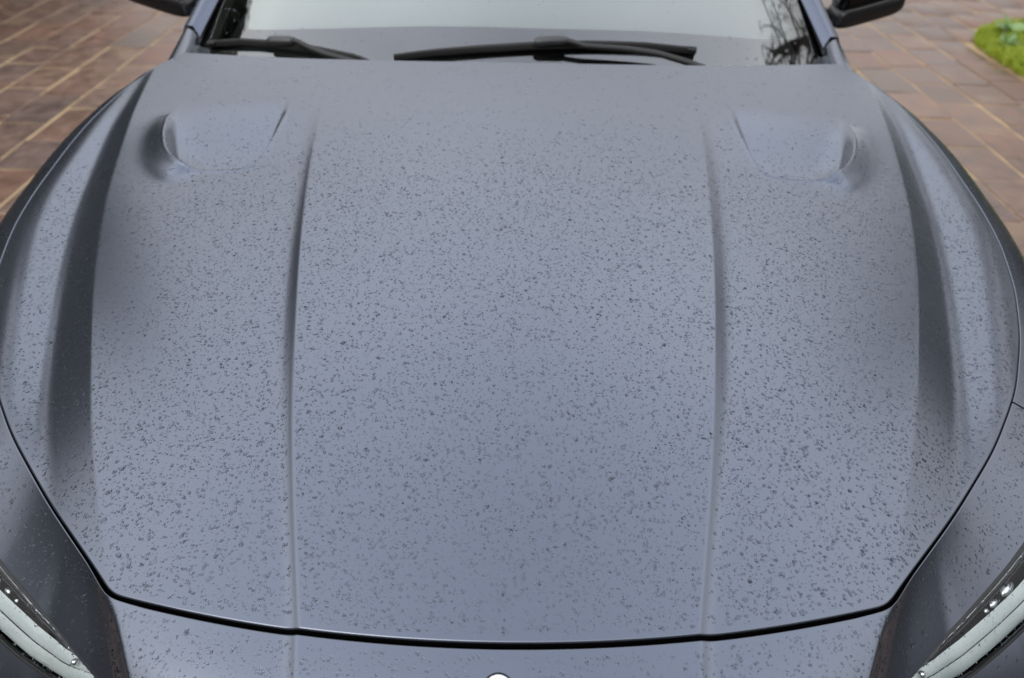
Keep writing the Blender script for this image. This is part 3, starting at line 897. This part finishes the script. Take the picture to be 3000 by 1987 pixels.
mb = MB(); mb.grid(np.array([[(-150, -150, -.06), (-150, 150, -.06)], [(150, -150, -.06), (150, 150, -.06)]]), flip=True)
g = mb.build('ground', M['lawn']); g['kind'] = 'structure'
mb = MB()
BX, BY0, BY1 = 3.70, 1.2, 6.80           # planting bed on the right: x > BX, BY0 < y < BY1
mb.grid(np.array([[(-5.6, -4.4, -.005), (-5.6, 10, -.005)], [(7.6, -4.4, -.005), (7.6, 10, -.005)]]), flip=True)
drive = mb.build('driveway', M['mortar']); drive['kind'] = 'structure'

def bed_edge(y):
    """left edge of the bed, rounded at its far corner"""
    return BX - .02 + .03 * np.sin(y * 3.1) + np.where(y > 6.05, .55 * (np.clip(y - 6.05, 0, 1) / .75) ** 2.0, 0)
def paver_mesh(k):
    bm = bmesh.new()
    w = .5
    jit = lambda: rng.uniform(-.018, .018)
    b0 = [(-w + jit(), -w + jit()), (w + jit(), -w + jit()), (w + jit(), w + jit()), (-w + jit(), w + jit())]
    tilt = rng.uniform(-.0015, .0015, 4)
    lo = [bm.verts.new((x_, y_, -.03)) for x_, y_ in b0]
    mi = [bm.verts.new((x_, y_, -.003 + t_)) for (x_, y_), t_ in zip(b0, tilt)]
    hi = [bm.verts.new((x_ * .975, y_ * .985, t_)) for (x_, y_), t_ in zip(b0, tilt)]
    bm.faces.new(hi)
    for A_, B_ in ((lo, mi), (mi, hi)):
        for i in range(4): bm.faces.new((A_[i], A_[(i + 1) % 4], B_[(i + 1) % 4], B_[i]))
    me = bpy.data.meshes.new('paver'); bm.to_mesh(me); bm.free()
    me.materials.append(M['paver'])
    return me
PM = [paver_mesh(k) for k in range(8)]
def to_px(p):
    q = np.asarray(p, float) - CAM_LOC
    z = q @ CAM_F
    return 512 + 751 * (q @ CAM_R) / z, 339 - 751 * (q @ CAM_U) / z, z
colx = []
x_ = -5.6
cols = [-2.45 - .278 * k for k in range(-12, 12)]
edges = sorted(set([round(c, 3) for c in cols] + [round(2.48 + .278 * k, 3) for k in range(0, 19)] + [round(c, 3) for c in np.arange(.90, 2.3, .278)]))
edges = [e for e in edges if -5.6 <= e <= 7.5]
ed = [edges[0]]
for e in edges[1:]:
    if e - ed[-1] > .17: ed.append(e)
rest = []; singles = 0
for a_, b_ in zip(ed[:-1], ed[1:]):
    y_ = -4.4 + rng.uniform(0, .4)
    while y_ < 9.9:
        L_ = rng.choice([.37, .40, .43, .47, .50])
        cx, cy = (a_ + b_) / 2, y_ + L_ / 2
        gap = rng.uniform(.010, .017)
        y_ += L_
        if bed_edge(np.array(cy)) - .05 < cx + .01 and BY0 - .05 < cy < BY1 + .08: continue
        px, py, z = to_px((cx, cy, 0))
        vis = z > 0 and -45 < px < 1069 and -40 < py < 330 and (cx < -.98 or cx > .98)
        dat = (cx + rng.uniform(-.004, .004), cy, rng.uniform(-.003, .003), b_ - a_ - gap - rng.uniform(.001, .005), L_ - gap, rng.normal(0, .008), int(rng.integers(8)))
        if vis and singles < 298:
            o = bpy.data.objects.new('paver', PM[dat[6]]); COL.objects.link(o)
            o.parent = drive; o.location = dat[:3]; o.scale = (dat[3], dat[4], 1); o.rotation_euler.z = dat[5]
            singles += 1
        else:
            rest.append(dat)
print('single pavers', singles, 'rest', len(rest))
mb = MB()
PV = []
for me in PM:
    V = np.array([v.co[:] for v in me.vertices]); F = np.array([list(p.vertices) for p in me.polygons]); PV.append((V, F))
for cx, cy, cz, w_, l_, rz, k in rest:
    V, F = PV[k]
    V = V * [w_, l_, 1]; c__, s__ = math.cos(rz), math.sin(rz)
    V = np.stack([V[:, 0] * c__ - V[:, 1] * s__ + cx, V[:, 0] * s__ + V[:, 1] * c__ + cy, V[:, 2] + cz], -1)
    mb.raw(V, F)
o = mb.build('paver', M['paver'], drive, smooth=False); o['kind'] = 'stuff'

# planting bed
yb = np.linspace(BY0, BY1, 90)
xb0 = bed_edge(yb)
mb = MB()
cw = np.linspace(0, 1, 20)[:, None]
bx_ = xb0[None] + cw * (7.3 - xb0[None])
bz = .012 + .035 * sm(bx_ - xb0[None], .0, .35) + .012 * np.sin(bx_ * 7 + 1) * np.sin(yb[None] * 6)
bz[:, 0] = -.02; bz[:, -1] = -.02; bz[0] = -.02; bz[-1] = -.02
mb.grid(np.stack([bx_, np.broadcast_to(yb[None], bx_.shape), bz], -1), flip=True)
bed = mb.build('planting_bed', M['soil']); bed['kind'] = 'structure'

def leaf_mat(name, c0, c1, rough=.5, trans=.35, scale=4.0):
    m = bpy.data.materials.new(name); m.use_nodes = True
    t = m.node_tree; b = t.nodes['Principled BSDF']
    ge = N(t, 'ShaderNodeNewGeometry')
    n = N(t, 'ShaderNodeTexNoise'); n.inputs['Scale'].default_value = scale; n.inputs['Detail'].default_value = 3
    t.links.new(ge.outputs['Position'], n.inputs['Vector'])
    ad = N(t, 'ShaderNodeMath', operation='ADD'); fr = N(t, 'ShaderNodeMath', operation='MULTIPLY'); fr.inputs[1].default_value = .5
    t.links.new(ge.outputs['Random Per Island'], ad.inputs[0]); t.links.new(n.outputs['Fac'], ad.inputs[1]); t.links.new(ad.outputs[0], fr.inputs[0])
    mx = N(t, 'ShaderNodeMix', data_type='RGBA')
    mx.inputs['A'].default_value = (*c0, 1); mx.inputs['B'].default_value = (*c1, 1)
    t.links.new(fr.outputs[0], mx.inputs['Factor'])
    t.links.new(mx.outputs['Result'], b.inputs['Base Color'])
    b.inputs['Roughness'].default_value = rough
    tl = N(t, 'ShaderNodeBsdfTranslucent'); ms = N(t, 'ShaderNodeMixShader'); ms.inputs[0].default_value = trans
    t.links.new(mx.outputs['Result'], tl.inputs['Color'])
    out = t.nodes['Material Output']
    t.links.new(b.outputs[0], ms.inputs[1]); t.links.new(tl.outputs[0], ms.inputs[2]); t.links.new(ms.outputs[0], out.inputs['Surface'])
    return m
M['grass'] = leaf_mat('grass_blade', (.26, .36, .02), (.52, .60, .07))
M['weed'] = leaf_mat('weed_leaf', (.22, .38, .12), (.46, .62, .32))
M['foliage'] = leaf_mat('dark_foliage', (.010, .016, .006), (.034, .050, .016), trans=.2, scale=1.4)
M['twig'] = leaf_mat('twig_foliage', (.014, .020, .009), (.032, .046, .018), trans=.15)
M['bark'] = simple('bark', (.06, .045, .035), .85, noise=.4, scale=14)

# grass: two-segment blades leaning every way
ng = 19000
gy = np.where(rng.random(ng) < .8, rng.uniform(4.9, 6.78, ng), rng.uniform(BY0 + .05, 6.78, ng))
gx = bed_edge(gy) - .05 + rng.uniform(0, 1, ng) ** 1.3 * (7.2 - BX) * .55
gz = .012 + .035 * sm(gx - bed_edge(gy), 0, .35)
h = rng.uniform(.022, .062, ng) * (1 + .6 * (np.sin(gx * 9) * np.sin(gy * 8) > .3)); w = rng.uniform(.003, .0065, ng)
an = rng.uniform(0, 2 * np.pi, ng); ln = rng.uniform(.1, 1.0, ng) * h
dx, dy = np.cos(an), np.sin(an)
B = np.stack([gx, gy, gz], -1); sx = np.stack([-dy, dx, 0 * dx], -1) * w[:, None]
mid = B + np.stack([dx * ln * .35, dy * ln * .35, h * .62], -1); tip = B + np.stack([dx * ln, dy * ln, h], -1)
V = np.stack([B - sx, B + sx, mid + sx * .8, mid - sx * .8, tip], 1).reshape(-1, 3)
bi = (np.arange(ng) * 5)[:, None]
mb = MB(); mb.raw(V, bi + np.array([[0, 1, 2, 3]]), bi + np.array([[3, 2, 4]]))
gr_ = mb.build('grass', M['grass'], smooth=False); gr_['kind'] = 'stuff'

# broad-leaved weeds growing in the grass
def leaf_blade(m_, p0, az, el, L_, w_, droop):
    n = 6
    t = np.linspace(0, 1, n)
    r_ = L_ * t
    xx_ = r_ * math.cos(el); zz_ = r_ * math.sin(el) - droop * L_ * t * t
    ww_ = w_ * np.sin(np.pi * np.clip(t * .92 + .06, 0, 1)) ** .8
    ca, sa = math.cos(az), math.sin(az)
    c = np.stack([p0[0] + xx_ * ca, p0[1] + xx_ * sa, p0[2] + zz_], -1)
    sd_ = np.array([-sa, ca, 0])
    G = np.stack([c + sd_ * ww_[:, None] + [0, 0, .15 * w_], c, c - sd_ * ww_[:, None] + [0, 0, .15 * w_]], 1)
    m_.grid(G)
WE = [(4.02, 6.28, 20, .24, 'tall leafy weed with upright pale leaves at the far tip of the grass bed'),
      (3.82, 6.02, 12, .15, 'low weed with rounded leaves at the left tip of the grass bed'),
      (4.02, 5.74, 10, .15, 'small leafy weed in the middle of the grass bed'),
      (4.42, 6.30, 16, .20, 'spreading leafy weed at the right end of the grass bed')]
for wx, wy, n, L_, lab in WE:
    r_ = thing('weed_plant', lab, 'weed', (wx, wy, .03))
    for k in range(n):
        m_ = MB()
        leaf_blade(m_, (wx + rng.normal(0, .012), wy + rng.normal(0, .012), .035), rng.uniform(0, 6.28), rng.uniform(.35, 1.25), L_ * rng.uniform(.65, 1.15), L_ * rng.uniform(.14, .2), rng.uniform(.1, .5))
        m_.build('leaf', M['weed'], r_)
# a small white flower head by the edge of the bed
fx, fy = 3.84, 5.42
fl_ = thing('daisy', 'small white daisy in the grass near the driveway edge', 'flower', (fx, fy, .03))
m_ = MB(); m_.tube(np.array([(fx, fy, .02), (fx + .004, fy, .07)]), .0015, 6); m_.build('stem', M['grass'], fl_)
m_ = MB()
for k in range(12):
    a = k * 2 * np.pi / 12
    c = np.array([fx + .004, fy, .072]); d_ = np.array([math.cos(a), math.sin(a), .15]); p_ = np.array([-math.sin(a), math.cos(a), 0])
    m_.raw(np.array([c, c + d_ * .010 + p_ * .004, c + d_ * .018, c + d_ * .010 - p_ * .004]), [[0, 1, 2, 3]])
M['petal'] = simple('petal', (.8, .8, .78), .6)
M['yellow'] = simple('flower_eye', (.6, .42, .03), .6)
m_.build('petal', M['petal'], fl_)
bm = bmesh.new(); bmesh.ops.create_uvsphere(bm, u_segments=10, v_segments=6, radius=.0055); m_ = MB(); m_.bm(bm, (fx + .004, fy, .074)); m_.build('flower_eye', M['yellow'], fl_)

# ------------------------------------------------------------------ planting round the driveway
def leaf_quads(P, size, m_):
    n = len(P)
    a = rng.normal(size=(n, 3)); a /= np.linalg.norm(a, axis=1)[:, None]
    b = np.cross(a, rng.normal(size=(n, 3))); b /= np.linalg.norm(b, axis=1)[:, None]
    s_ = size * rng.uniform(.6, 1.4, n)[:, None]
    V = np.stack([P - a * s_, P + b * s_ * .45, P + a * s_, P - b * s_ * .45], 1).reshape(-1, 3)
    m_.raw(V, (np.arange(n) * 4)[:, None] + np.arange(4)[None])
def hedge(x0, x1, y0, y1, h_, label, n):  # out of view; added and sized for dark reflections in the car paint
    r_ = thing('hedge', label, 'hedge', ((x0 + x1) / 2, (y0 + y1) / 2, 0))
    P = rng.uniform((x0, y0, .1), (x1, y1, h_), (n, 3))
    k = rng.integers(0, 3, n); lo = rng.random(n) < .5
    depth = rng.exponential(.10, n)
    P[:, 0] = np.where(k == 0, np.where(lo, x0 + depth, x1 - depth), P[:, 0])
    P[:, 1] = np.where(k == 1, np.where(lo, y0 + depth, y1 - depth), P[:, 1])
    P[:, 2] = np.where(k == 2, h_ - depth * 1.5, P[:, 2])
    P += .12 * np.sin(P[:, [1, 2, 0]] * 3.1)
    m_ = MB(); leaf_quads(P, .13, m_); m_.build('foliage', M['foliage'], r_, smooth=False)
    m_ = MB(); m_.box(((x0 + x1) / 2, (y0 + y1) / 2, h_ / 2 - .1), ((x1 - x0) / 2 - .25, (y1 - y0) / 2 - .25, h_ / 2 - .15)); m_.build('branches', M['foliage'], r_)
hedge(-7.4, -5.9, 3.2, 12, 4.2, 'unseen tall dark hedge added along the left side of the driveway beyond the car', 11000)
hedge(-7.6, -6.1, -5, 3.1, 4.0, 'unseen dark hedge added along the left side of the driveway near the house', 9000)
hedge(7.5, 8.8, -5, 6.0, 3.4, 'unseen tall dark hedge added beyond the near half of the planting bed', 12000)
hedge(8.6, 9.8, 6.3, 12, 3.2, 'unseen dark hedge added beyond the far end of the planting bed', 7000)
def limb(p0, p1, r0, r1, m_, bend=.1):
    p0 = np.array(p0, float); p1 = np.array(p1, float)
    t = np.linspace(0, 1, 7)[:, None]
    P = p0 * (1 - t) + p1 * t + np.sin(np.pi * t) * rng.normal(0, bend, 3)
    m_.tube(P, np.linspace(r0, r1, 7), 7, up=(.3, .9, .1)); return P

def tree_dense(x0, y0, H_, R_, label, n):
    r_ = thing('conifer', label, 'tree', (x0, y0, 0))
    m_ = MB(); m_.tube(np.array([(x0, y0, -.05), (x0 + .05, y0, 2), (x0, y0 + .05, H_ * .6), (x0, y0, H_ * .97)]), [.22, .18, .10, .02], 9, up=(0, 1, 0)); m_.build('trunk', M['bark'], r_)
    m_ = MB(); P = []
    nb = 150
    for k in range(nb):
        z_ = .7 + (H_ - .9) * (k / nb) ** .9
        f = ((H_ - z_) / H_) ** .5 * R_ * rng.uniform(.75, 1.1)
        a = rng.uniform(0, 6.283)
        t = rng.random(n // nb) ** .6
        q = np.stack([x0 + np.cos(a) * f * t, y0 + np.sin(a) * f * t, z_ + .10 * f - .34 * f * t ** 2], -1)
        q += rng.normal(0, .16, q.shape) * (1.1 - .4 * t[:, None]); P.append(q)
        if k % 3 == 0: m_.tube(np.array([(x0, y0, z_), (x0 + np.cos(a) * f * .9, y0 + np.sin(a) * f * .9, z_ - .15 * f)]), [.035, .008], 5, up=(.1, .2, 1))
    m_.build('limb', M['bark'], r_)
    m_ = MB(); leaf_quads(np.vstack(P), .085, m_); m_.build('crown', M['foliage'], r_, smooth=False)
tree_dense(-6.3, 5.8, 8.2, 2.0, 'tall dense dark conifer rising beside the hedge left of the car', 24000)

def tree_twigs(x0, y0, H_, label):
    r_ = thing('weeping_tree', label, 'tree', (x0, y0, 0))
    m_ = MB()
    trunk = np.array([(x0, y0, -.05), (x0 + .1, y0 - .05, 2), (x0 - .05, y0 + .05, 4.5), (x0, y0, H_ * .92)])
    m_.tube(resample(trunk, 12), np.linspace(.15, .03, 12), 9, up=(0, 1, 0)); m_.build('trunk', M['bark'], r_)
    m_ = MB(); lf = MB()
    for k in range(30):
        z_ = rng.uniform(3.0, H_ * .9); a = rng.uniform(0, 6.283); L_ = rng.uniform(.7, 1.7)
        e_ = np.array([x0 + np.cos(a) * L_, y0 + np.sin(a) * L_, z_ + rng.uniform(.4, 1.2)])
        P = limb((x0, y0, z_), e_, .035, .012, m_, .12)
        for j in range(8):
            b0 = P[rng.integers(2, 7)]
            ln = rng.uniform(.6, 1.7)
            tt_ = np.linspace(0, 1, 7)[:, None]
            out_ = np.array([np.cos(a + rng.normal(0, .8)), np.sin(a + rng.normal(0, .8)), .4]) * .45
            Q = b0 + out_ * tt_ + np.array([0, 0, -ln]) * tt_ ** 2 + np.sin(tt_ * 5 + k) * rng.normal(0, .05, 3)
            m_.tube(Q, np.linspace(.009, .003, 7), 4, up=(.3, .8, .2))
            for q in range(16):
                c = Q[rng.integers(1, 7)] + rng.normal(0, .045, 3)
                d_ = rng.normal(0, .5, 3) + np.array([0, 0, -.9]); d_ /= np.linalg.norm(d_)
                w_ = np.cross(d_, rng.normal(size=3)); w_ /= np.linalg.norm(w_)
                l_ = rng.uniform(.06, .13)
                lf.raw(np.array([c, c + d_ * l_ * .5 + w_ * l_ * .13, c + d_ * l_, c + d_ * l_ * .5 - w_ * l_ * .13]), [[0, 1, 2, 3]])
    m_.build('limb', M['bark'], r_); lf.build('crown', M['twig'], r_, smooth=False)
tree_twigs(5.4, 5.0, 8.7, 'thin weeping tree with narrow leaves standing in the grass bed')

# unseen house added behind the camera so the front corners reflect dark
M['render'] = simple('house_render', (.13, .13, .14), .85, noise=.18, scale=3)
M['roof'] = simple('roof_tile', (.10, .06, .05), .7, noise=.35, scale=9)
M['frame'] = simple('window_frame', (.55, .54, .52), .5)
M['pane'] = simple('window_pane', (.02, .022, .025), .06)
M['door'] = simple('door_leaf', (.06, .04, .03), .4, noise=.3)
hs = thing('house', 'dark grey rendered house with tiled roof facing the front of the car', 'house', (1.0, -8.0, 0))
m_ = MB(); m_.box((1, -8.6, 2.7), (8, 3.4, 2.7)); m_.build('wall', M['render'], hs, smooth=False)
m_ = MB()
for k in range(16):
    f = k / 16
    for sg in (1, -1):
        y_ = -8.6 + sg * 3.95 * (1 - f); z_ = 5.25 + 2.9 * f
        y2 = -8.6 + sg * 3.95 * (1 - f - .075); z2 = z_ + .21
        m_.raw([(-7.5, y_, z_), (9.5, y_, z_), (9.5, y2, z2), (-7.5, y2, z2), (-7.5, y_, z_ - .03), (9.5, y_, z_ - .03)], [[0, 1, 2, 3], [0, 4, 5, 1]])
m_.raw([(-7, -12, 5.4), (-7, -5.2, 5.4), (-7, -8.6, 8.0), (9, -12, 5.4), (9, -5.2, 5.4), (9, -8.6, 8.0)], t=[[0, 1, 2], [3, 5, 4]])
m_.build('roof', M['roof'], hs, smooth=False)
for wx, wz in ((-4.5, 1.5), (-4.5, 4.1), (-1.2, 4.1), (3.2, 4.1), (3.6, 1.5), (6.6, 1.5), (6.6, 4.1)):
    m_ = MB()
    for dx_, dz_, hx_, hz_ in ((-.62, 0, .05, .7), (.62, 0, .05, .7), (0, .66, .57, .05), (0, -.66, .57, .05), (0, 0, .03, .61)):
        m_.box((wx + dx_, -5.19, wz + dz_), (hx_, .035, hz_))
    w_ = m_.build('window', M['frame'], hs, smooth=False)
    m_ = MB(); m_.box((wx, -5.195, wz), (.58, .012, .62)); m_.build('pane', M['pane'], w_, smooth=False)
m_ = MB(); m_.box((.6, -5.18, 1.05), (.5, .03, 1.05), bev=.01); dr_ = m_.build('door', M['door'], hs, smooth=False)
m_ = MB(); m_.tube(np.array([(.95, -5.12, 1.0), (.95, -5.10, 1.05), (.95, -5.12, 1.15)]), .014, 8, up=(1, 0, 0)); m_.build('handle', M['chrome'], dr_)

# ------------------------------------------------------------------ rain beads on the car
def beads(P, Nn, r, name):
    """low domes: centre + two rings, stretched and turned at random"""
    n = len(P); K = 8
    a = np.cross(Nn, rng.normal(size=(n, 3))); a /= np.linalg.norm(a, axis=1)[:, None]
    b = np.cross(Nn, a)
    st = 1 + np.abs(rng.normal(0, .16, n)) + (rng.random(n) < .08) * rng.random(n) * 1.3
    ra = r * np.sqrt(st); rb = r / np.sqrt(st)
    h = r * rng.uniform(.21, .33, n)
    ang = np.linspace(0, 2 * np.pi, K, endpoint=False)
    wob = 1 + rng.normal(0, .055, (n, K))
    rings = []
    for f, hz in ((.62, .74), (1.0, -.04)):
        c = (np.cos(ang)[None] * wob * f)[..., None] * (a * ra[:, None])[:, None] + (np.sin(ang)[None] * wob * f)[..., None] * (b * rb[:, None])[:, None]
        rings.append(P[:, None] + c + (Nn * (h * hz)[:, None])[:, None])
    top = (P + Nn * h[:, None])[:, None]
    V = np.concatenate([top] + rings, 1)
    per = 1 + 2 * K
    base = (np.arange(n) * per)[:, None, None]
    i = np.arange(K)
    t = np.stack([np.zeros(K, int), 1 + i, 1 + (i + 1) % K], -1)[None] + base
    q = np.stack([1 + i, 1 + K + i, 1 + K + (i + 1) % K, 1 + (i + 1) % K], -1)[None] + base
    return V.reshape(-1, 3), q.reshape(-1, 4), t.reshape(-1, 3)
def radii(n, med=.00106, sg=.40, lo=.0005, hi=.0031):
    return np.clip(np.exp(rng.normal(math.log(med), sg, n)), lo, hi)
mb = MB()
n0 = 125000
x = rng.uniform(-.96, .96, n0); y = rng.uniform(.46, 1.89, n0)
ok = (np.abs(x) < xs_(y) - .006) & (y > y_front(x) + .006) & (y < y_rear(x) - .01) & (np.abs(x) < .95)
# clumping: fewer beads near the rear edge and in drifting bare patches
patch = np.zeros(n0)
for k in range(24):
    kx, ky, ph = rng.normal(0, 14), rng.normal(0, 14), rng.uniform(0, 6.28)
    patch += np.sin(kx * x + ky * y + ph)
patch /= 24 ** .5
keep = rng.random(n0) < np.clip(.88 + .07 * patch, .2, 1) * (1 - .93 * sm(y, 1.22, 1.60))
ok &= keep
ok &= ~((np.abs(x) > xc_(y) - .002) & (np.abs(x) < xc_(y) + .010) & (y < 1.15))
x, y = x[ok], y[ok]
P = np.stack([x, y, hood_z(x, y)], -1); Nn = grad(x, y)
mb.raw(*beads(P, Nn, radii(len(x)) * (1 + .15 * (1 - sm(y, .5, 1.15))), 'b'))
# skin outside the shut line
def frame_at(s, d):
    fi = np.interp(s, ARC, np.arange(len(ARC))); fj = np.interp(d, DIST, np.arange(len(DIST)))
    i = np.clip(fi.round().astype(int), 0, len(ARC) - 1); j = np.clip(fj.round().astype(int), 0, len(DIST) - 1)
    return sk_at(s, d, np.zeros_like(s), 1), SKN[i, j]
n1 = 32000
s = rng.uniform(-1.9, 1.9, n1); d = rng.uniform(.006, .30, n1)
a = np.abs(s)
ok = ~((a > HL_S[0] - .005) & (a < HL_S[-1] + .005) & (d > hl_t(a) - .008) & (d < hl_b(a) + .010))
ok &= ~((np.abs(s) < .032) & (np.abs(d - BD) < .042))
s, d = s[ok], d[ok]
P, Nn = frame_at(s, d)
mb.raw(*beads(P, Nn, radii(len(s)), 'b'))
# windscreen: sparse
n2 = 900
r_ = rng.uniform(.0, .5, n2); x = rng.uniform(-1, 1, n2) * (gl_edge(r_) - .02)
P = gl_pt(x, r_); e = 1e-3
gx = (gl_pt(x + e, r_) - P) / e; gr_ = (gl_pt(x, r_ + e) - P) / e
Nn = np.cross(gx, gr_); Nn /= np.linalg.norm(Nn, axis=1)[:, None]
mb.raw(*beads(P, Nn, radii(n2, .0011, .5), 'b'))
# lamp covers
for sgn in (1, -1):
    n3 = 1500
    s = rng.uniform(HL_S[0] + .01, HL_S[-1] - .01, n3); w = rng.random(n3)
    P = sk_at(s, hl_t(s) + (hl_b(s) - hl_t(s)) * w, .002 + .003 * np.sin(np.pi * w), sgn)
    P2 = sk_at(s, hl_t(s) + (hl_b(s) - hl_t(s)) * w, .02 + .003 * np.sin(np.pi * w), sgn)
    Nn = P2 - P; Nn /= np.linalg.norm(Nn, axis=1)[:, None]
    mb.raw(*beads(P, Nn, radii(n3, .0007, .4), 'b'))
rain = mb.build('rain_drops', M['water'])
tag(rain, 'fine beads of rain water scattered over the car paint and glass', 'water', kind='stuff')
